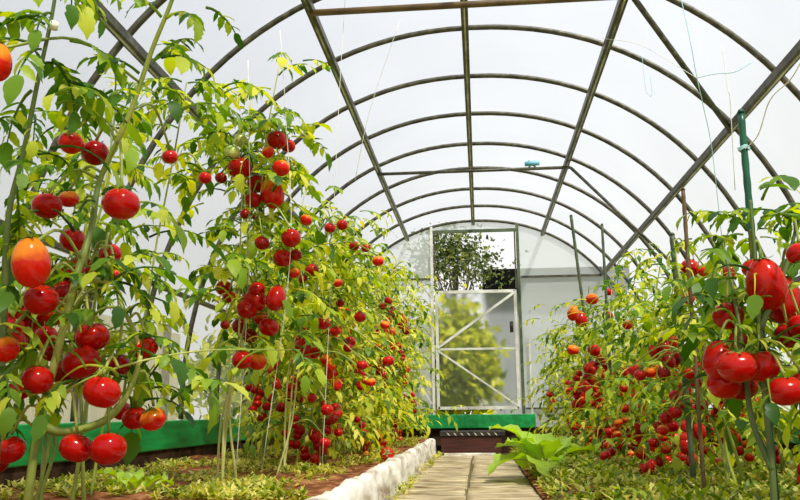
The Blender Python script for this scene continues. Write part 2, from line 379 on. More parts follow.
# red brown step with ribbed grating
yS = 7.42
a0, a1 = at(441, 440, yS)[0], at(502, 440, yS)[0]
z0, z1 = at(470, 449, yS)[2], at(470, 431, yS)[2]
st = empty('wooden_step', ((a0+a1)/2, yS, z0)); tag(st, 'dark red-brown slatted step below the green board at the path end', 'step')
m = MB(); m.box((a0, yS, 0), (a1, yS+.4, z1-.045)); m.build('step_body', M_crate, st, smooth=False, bevel=.006)
m = MB(); m.box((a0-.01, yS-.015, z1-.045), (a1+.03, yS+.4, z1)); m.build('step_top', M_dark, st, smooth=False, bevel=.006)
for i in range(8):
    m = MB(); x = a0+.05+i*(a1-a0-.06)/8; m.add([(x, yS-.02, z1-.012), (x+.022, yS-.022, z1-.022), (x+.03, yS-.02, z1-.042), (x+.012, yS-.02, z1-.03)], [(0, 1, 2, 3)])
    m.build('tread_cleat', M_pale, st, smooth=False)
m = MB(); m.box((a0+.03, yS-.12, -.01), (a1-.06, yS-.02, .018)); tag(m.build('door_sill', M_white, smooth=False, bevel=.005), 'narrow pale sill lying at the foot of the red-brown step', 'sill')

# ------------------------------------------------------------------ leaves
def leaflet_template(seed, fine=True):
    r = np.random.default_rng(seed)
    if fine:
        ts = np.array([0, .10, .22, .34, .46, .58, .70, .84, 1.0]); ws = np.array([.02, .19, .28, .25, .29, .22, .2, .11, 0])
    else:
        ts = np.array([0, .25, .5, .72, 1.0]); ws = np.array([.02, .28, .2, .18, 0])
    n = len(ts); droop = r.uniform(.1, .45); fold = r.uniform(.05, .3); side = r.uniform(-.15, .15)
    vs = []
    for t, wd in zip(ts, ws):
        z = -droop*t*t; x = side*t*t
        lw = wd*(1+r.uniform(-.15, .15)); rw = wd*(1+r.uniform(-.15, .15))
        vs += [(x-lw, t+.06*(wd > .19), z+fold*lw-r.uniform(0, .04)), (x, t, z), (x+rw, t+.06*(wd > .19), z+fold*rw-r.uniform(0, .04))]
    fs = []
    for i in range(n-1):
        fs += [(3*i, 3*i+1, 3*i+4, 3*i+3), (3*i+1, 3*i+2, 3*i+5, 3*i+4)]
    return np.array(vs), fs
TF = [leaflet_template(i) for i in range(6)]; TCo = [leaflet_template(20+i, False) for i in range(5)]
class Fast:
    """bulk collector of identical-topology pieces"""
    def __init__(s): s.v = []; s.n = 0; s.f = []; 
    def put(s, tpl, basis, origin):
        v, f = tpl; s.v.append(v@basis+origin); s.f.append((f, s.n)); s.n += len(v)
    def clear(s, fruits):
        if not fruits or not s.v: return
        fp = np.array([f_[0] for f_ in fruits]); fr_ = np.array([f_[1] for f_ in fruits]); c0 = np.array([0, 0, CAMZ])
        def pr(q):
            d = q-c0; dep = d@FW; return np.stack([d@RT, d@UP], -1)/dep[:, None], dep
        fq, fd = pr(fp); fa = fr_/fd
        cen = np.array([v.mean(0) for v in s.v]); ext = np.array([np.ptp(v, axis=0).max() for v in s.v])
        lq, ld = pr(cen)
        dist = np.linalg.norm(lq[:, None]-fq[None], axis=2)
        bad = ((dist < fa[None]*.9+(ext/ld)[:, None]*.18) & (ld[:, None] < fd[None]+.02)).any(1)
        keep = [i for i in range(len(s.v)) if not bad[i]]
        v2 = [s.v[i] for i in keep]; f2_ = []; n = 0
        for i in keep:
            f2_.append((s.f[i][0], n)); n += len(s.v[i])
        s.v, s.f, s.n = v2, f2_, n
    def into(s, mb):
        if not s.v: return
        base = mb.n; mb.v.append(np.concatenate(s.v))
        for f, o in s.f:
            mb.f.extend([tuple(i+o+base for i in q) for q in f])
        mb.n += s.n
def unit(v): return v/(np.linalg.norm(v)+1e-12)
def basis(fwd, up, L, W):
    f = unit(fwd); s_ = unit(np.cross(f, up)); u = np.cross(s_, f)
    return np.array([s_*W, f*L, u*L])
def compound(fast, mb, p, az, el, L, r, fine=True, size=1.0, droop=1.0):
    """one tomato leaf: drooping rachis with pairs of lobed leaflets"""
    n = 6; pts = [p]; e = el; d = None
    dirs = []
    for i in range(n):
        d = np.array([math.cos(az)*math.cos(e), math.sin(az)*math.cos(e), math.sin(e)])
        dirs.append(d); pts.append(pts[-1]+d*L/n); e -= r.uniform(.08, .28)*droop; az += r.uniform(-.12, .12)
    mb.tube(pts, np.linspace(.0032, .0012, n+1)*size, 4)
    up = np.array([0, 0, 1.0]); T = TF if fine else TCo
    prs = ((2, .34), (3, .40), (4, .38), (5, .30)) if fine else ((2, .42), (4, .42))
    for idx, sz in prs:
        d = dirs[idx-1]; sd = unit(np.cross(d, up))
        for sg in (-1, 1):
            f = unit(sd*sg*r.uniform(.7, 1.0)+d*r.uniform(.25, .7)+up*r.uniform(-.75, .05))
            u = unit(up+sd*r.uniform(-.5, .5)+d*r.uniform(-.3, .6)); ll = L*sz*r.uniform(.7, 1.15)
            fast.put(T[r.integers(len(T))], basis(f, u, ll, ll*r.uniform(.5, .95)), pts[idx])
    f = unit(dirs[-1]+up*r.uniform(-.5, 0)); ll = L*.46*r.uniform(.8, 1.2)
    fast.put(T[r.integers(len(T))], basis(f, up+.001, ll, ll), pts[-1])

# ------------------------------------------------------------------ tomatoes
def tomato_mesh(name, kind, mat):
    nu, nv = 24, 14; vs = []; fs = []
    lob = {'round': 5, 'plum': 4, 'ox': 6}[kind]
    for j in range(nv+1):
        ph = math.pi*j/nv
        for i in range(nu):
            th = 2*math.pi*i/nu
            rr = math.sin(ph)
            z = math.cos(ph)
            if kind == 'plum': z *= 1.32; rr *= 1-.10*z/1.3; rr *= .95
            elif kind == 'ox': z *= .84; rr *= 1+.05*math.cos(lob*th)*(.3+.7*max(0, math.cos(ph)))
            else: z *= .9; rr *= 1+.018*math.cos(lob*th)*max(0, math.cos(ph))
            if ph < .5: z -= .13*(1-ph/.5)**1.5*(1.3 if kind == 'ox' else 1)
            if kind != 'plum' and ph > 2.8: z += .03
            vs.append((rr*math.cos(th), rr*math.sin(th), z))
    for j in range(nv):
        for i in range(nu):
            k = (i+1) % nu; fs.append((j*nu+i, (j+1)*nu+i, (j+1)*nu+k, j*nu+k))
    me = bpy.data.meshes.new(name); me.from_pydata(vs, [], fs); me.materials.append(mat); me.shade_smooth(); return me
TM = {(s, c): tomato_mesh('tomato_%s_%s' % (s, c), s, FM[c]) for s in ('round', 'plum', 'ox') for c in FM}
def calyx_mesh(zt):
    m = MB()
    for i in range(5):
        a = i*2*math.pi/5+.2*(i % 2); d = np.array([math.cos(a), math.sin(a), 0]); s_ = np.array([-math.sin(a), math.cos(a), 0]); up = np.array([0, 0, 1])
        vs = []
        for t, w_, zz in ((0, .09, 0.02), (.35, .12, .07), (.7, .07, .02), (1.0, .0, .10)):
            for q in (-1, 1): vs.append(d*t*.78+s_*w_*q+up*(zt+zz))
        m.add(vs, [(0, 1, 3, 2), (2, 3, 5, 4), (4, 5, 7, 6)])
    m.tube([(0, 0, zt-.02), (.03, 0, zt+.3), (.12, .02, zt+.5)], [.075, .055, .05], 6)
    me = bpy.data.meshes.new('calyx'); me.from_pydata(np.concatenate(m.v).tolist(), [], m.f); me.materials.append(M_calyx); me.shade_smooth(); return me
CX = {'round': calyx_mesh(.80), 'plum': calyx_mesh(1.22), 'ox': calyx_mesh(.70)}
def tomato(plant, pos, rad, color='r', shape='round', rot=None, cal=True, r=rng):
    o = bpy.data.objects.new('tomato', TM[(shape, color)]); COL.objects.link(o); o.parent = plant
    o.location = Vector(pos.tolist())-plant.location
    if rot is None: rot = (r.uniform(-.35, .35), r.uniform(-.35, .35), r.uniform(0, 6.28))
    o.rotation_euler = rot; o.scale = (rad,)*3
    if color == 'g': o['label'] = 'pale green unripe tomato'
    elif color == 'o': o['label'] = 'orange ripening tomato'
    if cal:
        c = bpy.data.objects.new('calyx', CX[shape]); COL.objects.link(c); c.parent = o
    return o
def hang(mb, stem, pos, rad, r, thick=.0022):
    """stalk from the nearest higher point of the stem over to the fruit's top"""
    topp = pos+np.array([0, 0, rad*.95]); d = np.linalg.norm(stem-(topp+np.array([0, 0, .05])), axis=1); s_ = stem[d.argmin()]
    mid = (s_+topp)/2+np.array([0, 0, .02+.12*np.linalg.norm(s_-topp)])
    mb.tube(smooth_path([s_, mid, topp], 5), thick, 5)

# ------------------------------------------------------------------ tomato plants
PLANTS = {}
def plant(key, base, top_, leaves, L, leafmat, label, group, spread=.10, z0=.12, fine=True, seed=1, stems=2, stemmat=None, stempath=None, fruits=(), auto=0, autoz=(.3, .85), autor=(.018, .028), el=(-.2, .8), thick=.0048, az_bias=None, extra_stems=()):
    r = np.random.default_rng(seed)
    base = np.array(base, float)
    root = empty('tomato_plant', base); tag(root, label, 'tomato plant', group)
    stem_paths = []
    if stempath is not None:
        stem_paths.append(smooth_path(stempath, 8))
    else:
        H = top_[2]-base[2]
        for k in range(stems):
            b = base+np.array([r.uniform(-.05, .05), r.uniform(-.05, .05), 0])*(k > 0)
            t = np.array(top_)+np.array([r.uniform(-.12, .12), r.uniform(-.12, .12), -r.uniform(0, .25)*H])*(k > 0)
            pts = [b+(t-b)*s_+np.array([r.uniform(-.03, .03), r.uniform(-.03, .03), 0])*(0 < s_ < 1) for s_ in np.linspace(0, 1, 6)]
            stem_paths.append(smooth_path(pts, 6))
    for ex in extra_stems: stem_paths.append(smooth_path(ex, 8))
    m = MB()
    for i, sp_ in enumerate(stem_paths):
        th = thick*(.3 if extra_stems and i == len(stem_paths)-1 and key == 'L1' else 1)
        m.tube(sp_, np.linspace(th, th*.4, len(sp_)), 7)
    m.build('stem', stemmat or M_stem, root)
    allst = np.concatenate(stem_paths)
    own = [(f_[0], f_[1]) for f_ in fruits]
    for (pos, rad, c, sh, cal) in fruits:
        tomato(root, pos, rad, c, sh, cal=cal, r=r); st_ = MB(); hang(st_, allst, pos, rad, r, .0028 if cal else .002); st_.build('fruit_stalk', M_stem, root)
    for k in range(auto):
        H = allst[:, 2].max()-base[2]; hz = base[2]+H*r.uniform(*autoz)
        j = np.abs(allst[:, 2]-hz).argmin(); s_ = allst[j]
        az = r.uniform(0, 2*math.pi)
        if r.random() < .6: az = -math.pi/2+r.uniform(-1.1, 1.1)
        d = np.array([math.cos(az), math.sin(az), 0]); n = int(r.integers(4, 8)); off = r.uniform(.10, .22)
        path = smooth_path([s_, s_+d*off*.7+[0, 0, .02], s_+d*off+[0, 0, -.04], s_+d*(off+.01)+[0, 0, -.16]], 5)
        tr = MB(); tr.tube(path, .002, 5); tr.build('truss', M_stem, root)
        rb = r.uniform(*autor); col = 'o' if r.random() < .2 else 'r'; sh = ['round', 'round', 'plum'][r.integers(3)]
        for q in range(n):
            pp = path[int(len(path)*.45)+int(q*(len(path)*.5)/n)]; a2 = r.uniform(0, 6.28)
            rad = rb*r.uniform(.8, 1.1); pos = pp+np.array([math.cos(a2)*rad*1.1, math.sin(a2)*rad*1.1, -rad*.8])
            cc = col if r.random() > .15 else ['o', 'd'][r.integers(2)]
            own.append((pos, rad))
            tomato(root, pos, rad, cc, sh, cal=base[1] < 4.3, r=r)
    fol = MB(); fast = Fast()
    wts = np.array([len(s_) for s_ in stem_paths], float); wts /= wts.sum()
    for i in range(leaves):
        sp_ = stem_paths[r.choice(len(stem_paths), p=wts)]
        idx = r.integers(0, len(sp_)); p = sp_[idx]
        if p[2] < base[2]+z0: continue
        az = r.uniform(0, 2*math.pi) if az_bias is None or r.random() < .4 else az_bias+r.uniform(-.8, .8)
        p = p+np.array([math.cos(az), math.sin(az), 0])*abs(r.normal(0, spread))*.8
        hfrac = (p[2]-base[2])/max(.1, allst[:, 2].max()-base[2])
        l = L*r.uniform(.6, 1.2)*(1.05-.15*hfrac)
        if key in ('L1e', 'L2', 'L3', 'LB0') and p[2] < 1.0 and p[0]+math.cos(az)*l*1.2 < base[0]-.14: continue
        if abs(p[0]) > 1.42 or abs(p[0]+math.cos(az)*l*1.3) > 1.46 or p[1]+math.sin(az)*l*1.3 > YE-.06: continue
        compound(fast, fol, p, az, r.uniform(*el), l, r, fine)
    fast.clear(own+SHOWN)
    fast.into(fol)
    if fol.n: fol.build('foliage', leafmat, root, smooth=True)
    PLANTS[key] = root
    return root
def fr(lst, Y, jit=.06, seed=0, cal=True):
    """(x, y, diameter) read from the photograph -> fruit at depth Y"""
    r = np.random.default_rng(seed); out = []
    for t in lst:
        x, y, d, c = t[:4]; sh = t[4] if len(t) > 4 else 'round'; yy = t[5] if len(t) > 5 else Y+r.uniform(-jit, jit)
        out.append((at(x, y, yy), d/2*yy/F, c, sh, cal))
    return out

SHOWN = []
GL = 'tomato plants in the left rows'; GR = 'tomato plants in the right rows'
f1 = fr([(-3, 62, 34, 'o', 'plum', 1.18), (71, 143, 27, 'o', 'ox', 1.45), (95, 153, 30, 'd', 'ox', 1.5), (121, 204, 40, 'r', 'ox', 1.35), (170, 157, 17, 'r', 'round', 1.7),
         (47, 206, 32, 'r', 'ox', 1.4), (69, 199, 22, 'o', 'ox', 1.46), (31, 262, 42, 'o', 'plum', 1.25), (41, 300, 36, 'r', 'round', 1.33), (73, 240, 28, 'r', 'round', 1.45), (110, 254, 24, 'r', 'round', 1.55),
         (12, 342, 30, 'r', 'ox', 1.4), (46, 335, 22, 'r', 'round', 1.5), (3, 350, 34, 'o', 'ox', 1.32), (37, 380, 33, 'r', 'round', 1.36), (92, 337, 36, 'r', 'ox', 1.44),
         (82, 362, 40, 'r', 'ox', 1.42), (66, 372, 30, 'd', 'round', 1.5), (102, 392, 39, 'r', 'ox', 1.36), (145, 348, 27, 'r', 'ox', 1.5), (10, 450, 32, 'r', 'ox', 1.4), (-4, 462, 26, 'd', 'round', 1.45),
         (76, 448, 34, 'r', 'ox', 1.4), (108, 449, 37, 'r', 'ox', 1.38), (153, 419, 27, 'o', 'ox', 1.5), (135, 418, 26, 'r', 'round', 1.55), (122, 411, 20, 'r', 'round', 1.6), (115, 275, 12, 'o', 'round', 1.5), (90, 270, 12, 'r', 'round', 1.55), (118, 365, 26, 'd', 'round', 1.52), (52, 352, 22, 'd', 'round', 1.55)], 1.4, seed=1)
f2 = fr([(277, 140, 22, 'r'), (240, 168, 27, 'r', 'ox'), (257, 184, 22, 'r'), (281, 168, 19, 'o'), (272, 193, 26, 'o', 'plum'), (240, 140, 16, 'g'), (232, 152, 17, 'g'), (268, 152, 14, 'o'), (221, 178, 13, 'd'), (288, 146, 16, 'r'), (253, 200, 18, 'r'),
         (291, 238, 21, 'r'), (283, 258, 21, 'r'), (294, 273, 12, 'o'), (296, 255, 13, 'd'), (306, 220, 13, 'o'), (224, 288, 18, 'r'), (229, 297, 14, 'r'), (255, 301, 26, 'r', 'ox'), (276, 298, 21, 'r', 'plum'), (247, 309, 22, 'r'), (269, 327, 21, 'r'), (240, 326, 17, 'd'), (250, 336, 16, 'd'), (257, 290, 18, 'r'), (261, 318, 16, 'o'),
         (242, 360, 21, 'r'), (257, 361, 20, 'o'), (225, 325, 10, 'd'), (262, 243, 16, 'd'), (245, 214, 11, 'd'), (256, 217, 9, 'd')], 2.6, .12, seed=2)
f3 = fr([(330, 228, 12, 'r'), (342, 225, 12, 'r'), (354, 246, 11, 'r'), (366, 248, 10, 'r'), (378, 261, 12, 'o'), (312, 270, 14, 'r'), (303, 279, 10, 'd'), (338, 283, 10, 'o'), (340, 303, 9, 'r'), (323, 323, 15, 'r'), (335, 331, 11, 'r'), (360, 317, 12, 'r'), (385, 325, 10, 'o'), (303, 349, 18, 'r', 'plum'), (314, 353, 13, 'r'), (350, 342, 12, 'r'), (362, 365, 11, 'r'), (298, 338, 9, 'o'), (348, 348, 10, 'd'), (388, 361, 12, 'r'), (327, 410, 13, 'r'), (325, 443, 12, 'r'), (312, 398, 10, 'r'), (371, 382, 10, 'o')], 3.3, .15, seed=3)
g1 = fr([(728, 316, 30, 'r'), (766, 284, 40, 'r', 'plum', 1.7), (783, 300, 36, 'r', 'plum', 1.78), (752, 268, 20, 'r', 'round', 1.75), (800, 254, 26, 'r', 'ox', 1.6), (718, 360, 30, 'r', 'plum', 1.68), (737, 366, 38, 'r', 'ox', 1.62), (761, 366, 36, 'r', 'ox', 1.66), (724, 384, 32, 'r', 'round', 1.7), (742, 386, 30, 'd', 'round', 1.75), (786, 391, 34, 'r', 'ox', 1.6), (803, 386, 28, 'r', 'round', 1.65), (788, 336, 26, 'd', 'round', 1.75), (800, 326, 24, 'r', 'round', 1.7), (738, 340, 18, 'r', 'round', 1.75)], 1.7, seed=4)
g2 = fr([(690, 268, 19, 'r'), (704, 271, 12, 'o'), (688, 298, 14, 'o', 'ox'), (729, 273, 14, 'r', 'plum'), (674, 343, 12, 'r', 'plum'), (664, 346, 12, 'r', 'plum'), (654, 351, 11, 'r', 'plum'), (668, 360, 14, 'd', 'plum'), (677, 357, 12, 'd', 'plum'), (664, 372, 13, 'd', 'plum'), (690, 373, 13, 'o'), (700, 368, 13, 'r'), (696, 382, 12, 'r'), (684, 388, 14, 'r', 'plum'), (676, 396, 14, 'r'), (683, 404, 14, 'r'), (675, 412, 14, 'r'), (666, 418, 13, 'r'), (672, 426, 13, 'r'), (663, 430, 11, 'o'), (703, 405, 10, 'r'), (640, 375, 12, 'r'), (650, 372, 12, 'o'), (634, 370, 12, 'r')], 2.9, .15, seed=6)
g3 = fr([(592, 299, 13, 'o'), (609, 292, 8, 'r'), (573, 313, 12, 'o', 'plum'), (581, 319, 13, 'r', 'plum'), (573, 350, 12, 'o'), (594, 350, 13, 'r'), (593, 366, 12, 'r'), (601, 360, 11, 'd'), (589, 377, 12, 'd'), (596, 385, 11, 'r'), (609, 315, 8, 'r'), (628, 325, 11, 'o', 'ox'), (607, 365, 10, 'd'), (586, 388, 11, 'r')], 5.0, .3, seed=8, cal=False)
SHOWN = [(q[0], q[1]) for L_ in (f1, f2, f3, g1, g2, g3) for q in L_]
# --- nearest left plant
P = lambda *l: [at(*q) for q in l]
p1 = P((22, 560, 1.42), (28, 500, 1.4), (38, 430, 1.4), (58, 350, 1.38), (75, 282, 1.38), (92, 225, 1.42), (100, 180, 1.45), (128, 118, 1.42), (152, 50, 1.4), (172, 0, 1.38), (190, -60, 1.35))
b1 = at(22, 560, 1.42)
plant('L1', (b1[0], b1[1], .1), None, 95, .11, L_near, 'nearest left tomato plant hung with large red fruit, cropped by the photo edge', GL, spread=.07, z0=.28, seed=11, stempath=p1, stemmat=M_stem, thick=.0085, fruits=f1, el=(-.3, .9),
      extra_stems=[P((40, 425, 1.4), (65, 432, 1.42), (105, 420, 1.44), (128, 392, 1.46), (140, 350, 1.48), (120, 300, 1.5), (105, 250, 1.5)),
                   P((75, 282, 1.38), (95, 280, 1.4), (118, 284, 1.42)),
                   P((45, 405, 1.4), (90, 378, 1.38), (150, 359, 1.4), (215, 350, 1.5), (300, 350, 1.65))])
p1b = P((-10, 560, 1.3), (-2, 420, 1.3), (4, 320, 1.32), (8, 220, 1.3), (24, 150, 1.28), (38, 80, 1.26), (52, 15, 1.25), (60, -40, 1.24))
plant('L1b', (p1b[0][0], p1b[0][1], .1), None, 60, .12, L_near, 'dark-stemmed tomato vine at the left edge with a white tie near its top', GL, spread=.06, z0=.3, seed=12, stempath=p1b, stemmat=M_stemd, thick=.0068, el=(-.6, .6))
m = MB(); m.tube([at(54.5, 22, 1.243), at(53, 29, 1.243)], .0075, 10); tie = m.build('stem_tie', M_twine, PLANTS['L1b']); tie['label'] = 'white plant tie'
plant('L1c', (-1.05, 1.95, .12), (-.96, 1.95, 1.2), 130, .12, L_mid, 'leafy tomato plant just behind the nearest one on the left', GL, spread=.12, seed=13, stems=3, z0=.34, auto=3, autoz=(.2, .6), autor=(.026, .034))
plant('L1d', (-.88, 1.75, .12), (-.84, 1.75, 1.08), 70, .13, L_near, 'tomato plant with drooping dark leaves behind the big plum-shaped fruit at left', GL, spread=.10, seed=14, stems=2, z0=.3)
plant('L1e', (-1.12, 2.35, .12), (-.87, 2.3, 1.36), 120, .13, L_mid, 'leafy tomato plant between the nearest and the tall left plants', GL, spread=.12, seed=15, stems=1, z0=.92, fruits=fr([(205, 178, 14, 'r')], 2.2, seed=5))
# --- tall left plant
p2b = at(228, 480, 2.75)
plant('L2', (-.85, 2.72, .12), (-.66, 2.62, 1.56), 330, .14, L_mid, 'tallest left tomato plant with two pale green fruit among big red ones', GL, spread=.13, seed=21, stems=4, fruits=f2, z0=.47, thick=.0045, stemmat=M_stempale)
plant('L3', (-.78, 3.3, .12), (-.70, 3.25, 1.28), 240, .14, L_mid, 'left tomato plant with small red fruit at its shoulder, just behind the tallest one', GL, spread=.14, seed=31, stems=3, fruits=f3, z0=.42, stemmat=M_stempale, thick=.0042)
lx = [('L4', -.76, 3.9, 1.24, 'left tomato plant arching over its dense red clusters, third along the front row'), ('L5', -.74, 4.5, 1.34, 'yellow-green left tomato plant, fourth along the front row'),
      ('L6', -.74, 5.1, 1.30, 'yellow-green left tomato plant, fifth along the front row'), ('L7', -.74, 5.7, 1.30, 'bright left tomato plant, third before the end wall in the front row'),
      ('L8', -.68, 6.3, 1.35, 'bright left tomato plant, second before the end wall in the front row'), ('L9', -.80, 7.0, 1.15, 'left tomato plant beside the far door')]
for i, (k, x, y, h, lab) in enumerate(lx):
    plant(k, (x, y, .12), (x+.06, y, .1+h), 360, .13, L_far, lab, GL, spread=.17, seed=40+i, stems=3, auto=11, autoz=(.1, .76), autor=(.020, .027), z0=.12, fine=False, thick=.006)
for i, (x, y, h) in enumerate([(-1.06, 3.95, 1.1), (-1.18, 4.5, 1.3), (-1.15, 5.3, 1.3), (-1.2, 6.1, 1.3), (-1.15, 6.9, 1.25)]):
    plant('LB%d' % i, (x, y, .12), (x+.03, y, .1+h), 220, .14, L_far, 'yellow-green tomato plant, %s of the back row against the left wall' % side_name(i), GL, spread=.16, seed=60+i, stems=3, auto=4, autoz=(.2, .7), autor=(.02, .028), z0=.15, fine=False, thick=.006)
# --- right rows
q1 = P((776, 545, 1.66), (772, 470, 1.66), (765, 400, 1.66), (760, 330, 1.7), (756, 270, 1.7), (752, 222, 1.7), (750, 200, 1.7))
plant('R1', (q1[0][0], q1[0][1], .09), None, 80, .13, L_near, 'nearest right tomato plant with large red fruit tied to the green stake', GR, spread=.09, z0=.32, seed=71, stempath=q1, stemmat=M_stemd, thick=.007, fruits=g1,
      extra_stems=[P((772, 470, 1.66), (752, 420, 1.68), (745, 370, 1.7), (735, 300, 1.72), (722, 240, 1.75)), P((760, 330, 1.7), (785, 270, 1.7), (798, 220, 1.7))])
plant('R1b', (.95, 1.95, .1), (.93, 1.95, .90), 130, .14, L_near, 'leafy tomato plant at the right edge behind the green stake', GR, spread=.12, seed=72, stems=3, auto=1, autor=(.028, .036), z0=.28)
plant('R2', (.78, 2.7, .1), (.76, 2.7, .93), 150, .12, L_mid, 'right tomato plant left of the green stake, with cascading plum-shaped fruit', GR, spread=.14, seed=73, stems=3, fruits=g2, z0=.22, thick=.006)
rx = [('R3', .80, 3.3, .80, L_mid, 'right tomato plant, second behind the green stake'), ('R4', .76, 3.9, 1.0, L_mid, 'right tomato plant third behind the green stake'),
      ('R5', .76, 4.6, .92, L_mid, 'right tomato plant in the middle of the front row'), ('R6', .72, 5.3, .95, L_mid, 'right tomato plant with orange and red fruit facing the path'),
      ('R7', .74, 6.1, .98, L_far, 'right tomato plant behind the broad-leaved plant'), ('R8', .70, 6.9, .90, L_far, 'right tomato plant beside the far door')]
for i, (k, x, y, h, lm, lab) in enumerate(rx):
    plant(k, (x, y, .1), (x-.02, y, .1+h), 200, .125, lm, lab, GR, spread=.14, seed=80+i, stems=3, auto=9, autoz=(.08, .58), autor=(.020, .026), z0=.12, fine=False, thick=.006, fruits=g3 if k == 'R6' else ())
for i, (x, y, h) in enumerate([(1.2, 2.75, .68), (1.2, 3.5, .68), (1.18, 4.2, .76), (1.2, 5.1, .82), (1.15, 6.0, .85), (1.1, 6.9, .85)]):
    plant('RB%d' % i, (x, y, .1), (x-.03, y, .1+h), 100, .14, L_mid, 'tomato plant, %s of the back row against the right wall' % side_name(i), GR, spread=.16, seed=100+i, stems=2, auto=4, autoz=(.15, .6), autor=(.02, .028), z0=.15, fine=False, thick=.006)

# ------------------------------------------------------------------ stakes
def stake(p, q, r, mat, lab, ties=()):
    root = empty('plant_stake', p); tag(root, lab, 'stake', 'plant stakes')
    p = np.array(p); q = np.array(q); m = MB(); n = 40
    pts = [p+(q-p)*i/n for i in range(n+1)]
    m.tube(pts, [r*(1.0+.14*(i % 2)) for i in range(n+1)], 8); m.build('shaft', mat, root)
    m = MB(); m.tube([q, q+(q-p)/np.linalg.norm(q-p)*.008], [r*1.25, r*.7], 8); m.build('end_cap', mat, root)
    return root
a = at(779, 540, 1.8); b = at(741, 113, 1.82)
s1 = stake((a[0], a[1], .07), b, .0075, M_stake, 'glossy dark green plant stake standing at the right, tied at the top')
m = MB()
tp = at(744, 150, 1.82)
for k in range(3): m.tube([tp+np.array([.012*math.cos(t), .012*math.sin(t), .003*k+.002*math.sin(3*t)]) for t in np.linspace(0, 6.5, 20)], .0016, 5)
m.build('stake_tie', M_twineb, s1)
for px0, py0, px1, py1, Y, lab, mt, r in [(672, 235, 690, 440, 2.9, 'dark green stake rising between the right plants', M_staked, .009), (683, 190, 700, 430, 2.6, 'brownish stake with a frayed top on the right', M_brownbar, .006),
                                   (571, 216, 596, 400, 5.2, 'thin dark pole leaning left beside the end wall on the right', M_staked, .009), (602, 225, 612, 400, 4.6, 'thin dark stake at the middle of the right row', M_staked, .007)]:
    a = at(px1, py1, Y); b = at(px0, py0, Y); d = (a-b)/(a[2]-b[2]); base = b+d*(.09-b[2])
    stake(base, b, r, mt, lab)

# ------------------------------------------------------------------ twines
def twine(pts, lab, mat=M_twine, r=.0012):
    m = MB(); m.tube(smooth_path(pts, 6), r, 5); tag(m.build('support_twine', mat), lab, 'twine', 'twines hanging from the roof')
twine(P((680, -6, 2.2), (690, 40, 2.2), (697, 78, 2.25), (703, 105, 2.3), (712, 150, 2.4), (722, 240, 2.5)), 'pale blue twine crossing the slanting roof brace', M_twineb)
twine(P((697, 78, 2.25), (715, 74, 2.2), (735, 72, 2.15), (752, 62, 2.15)), 'blue twine sagging sideways from the brace', M_twineb)
twine(P((722, 45, 2.2), (728, 90, 2.2), (730, 100, 2.2), (735, 190, 2.3)), 'short twine dangling right of the brace')
twine(P((744, 150, 1.82), (758, 135, 1.7), (770, 100, 1.6), (790, 80, 1.55), (802, 60, 1.5)), 'looping twine from the green stake to the right edge')
twine(P((642, 55, 3.5), (646, 90, 3.5), (652, 95, 3.5), (650, 75, 3.5)), 'curled blue twine end hanging from an arch', M_twineb)
twine(P((600, 38, 3.6), (640, 45, 3.4), (697, 78, 2.6)), 'slack pale twine strung under the roof to the brace')
twine(P((248, 60, 2.5), (249, 140, 2.5), (250, 220, 2.55), (246, 330, 2.6), (236, 470, 2.65)), 'pale twine running down through the tallest left plant')
twine(P((280, 30, 2.5), (286, 120, 2.5), (290, 260, 2.55), (262, 470, 2.7)), 'pale twine beside the pale green fruit')
twine(P((345, 0, 3.2), (338, 120, 3.2), (330, 300, 3.25), (322, 470, 3.3)), 'long thin twine hanging left of the roof purlin')
twine(P((400, 20, 3.0), (370, 110, 3.1), (355, 180, 3.2)), 'slanting thin twine under the roof left of the ridge')
m = MB(); kn = at(532, 163.5, yb)
for k in range(6):
    a = k*1.05; m.tube([kn, kn+np.array([.05*math.cos(a), .01, .03*math.sin(a)])], [.012, .004], 6)
m.tube([kn-[.05, 0, 0.002], kn+[.05, 0, .002]], .017, 8)
tag(m.build('twine_knot', noisy('knot_blue', [(.3, (.08, .35, .5)), (.7, (.3, .6, .7))], 12, .7)), 'blue rag knot tied on the thin cross bar', 'knot')

# ------------------------------------------------------------------ broad-leaved plant by the path
def broad(base, lab, n, L, seed):
    r = np.random.default_rng(seed); root = empty('broad_leaved_plant', base); tag(root, lab, 'plant')
    base = np.array(base)
    for i in range(n):
        az = math.pi*(.55+1.1*i/n)+r.uniform(-.2, .2)+(math.pi if i % 3 == 2 else 0); e = r.uniform(.7, 1.5); l = L*r.uniform(.75, 1.1)
        m = MB(); nn = 12; d = np.array([math.cos(az), math.sin(az), 0]); sd = np.array([-d[1], d[0], 0]); p = base+d*.03; ee = e; vs = []; mid = []
        for k in range(nn+1):
            t = k/nn; w_ = L*.30*math.sin(math.pi*min(1, max(0, (t-.18)/.82))**.8)*(1+.12*math.sin(k*2.6)) if t > .2 else .006
            up = np.array([0, 0, 1.0]); fw = d*math.cos(ee)+up*math.sin(ee); nv = -d*math.sin(ee)+up*math.cos(ee)
            if k: p = p+fw*l/nn
            wav = .012*math.sin(k*1.9+i)
            vs += [p-sd*w_+nv*(w_*.25+wav), p-sd*w_*.5+nv*w_*.05, p, p+sd*w_*.5+nv*w_*.05, p+sd*w_+nv*(w_*.25-wav)]; mid.append(p-nv*.002); ee -= .13
        m.add(vs, [(k*5+j, k*5+j+1, (k+1)*5+j+1, (k+1)*5+j) for k in range(nn) for j in range(4)])
        lf = m.build('leaf', L_broad, root)
        v = MB(); v.tube(mid, np.linspace(.006, .0015, len(mid)), 5); v.build('midrib', M_stempale, lf) if False else None
        v2 = MB(); v2.tube(mid, np.linspace(.006, .0015, len(mid)), 5); rb = v2.build('midrib', M_stempale); rb.parent = lf; rb.location = -root.location
b = at(546, 470, 4.6)
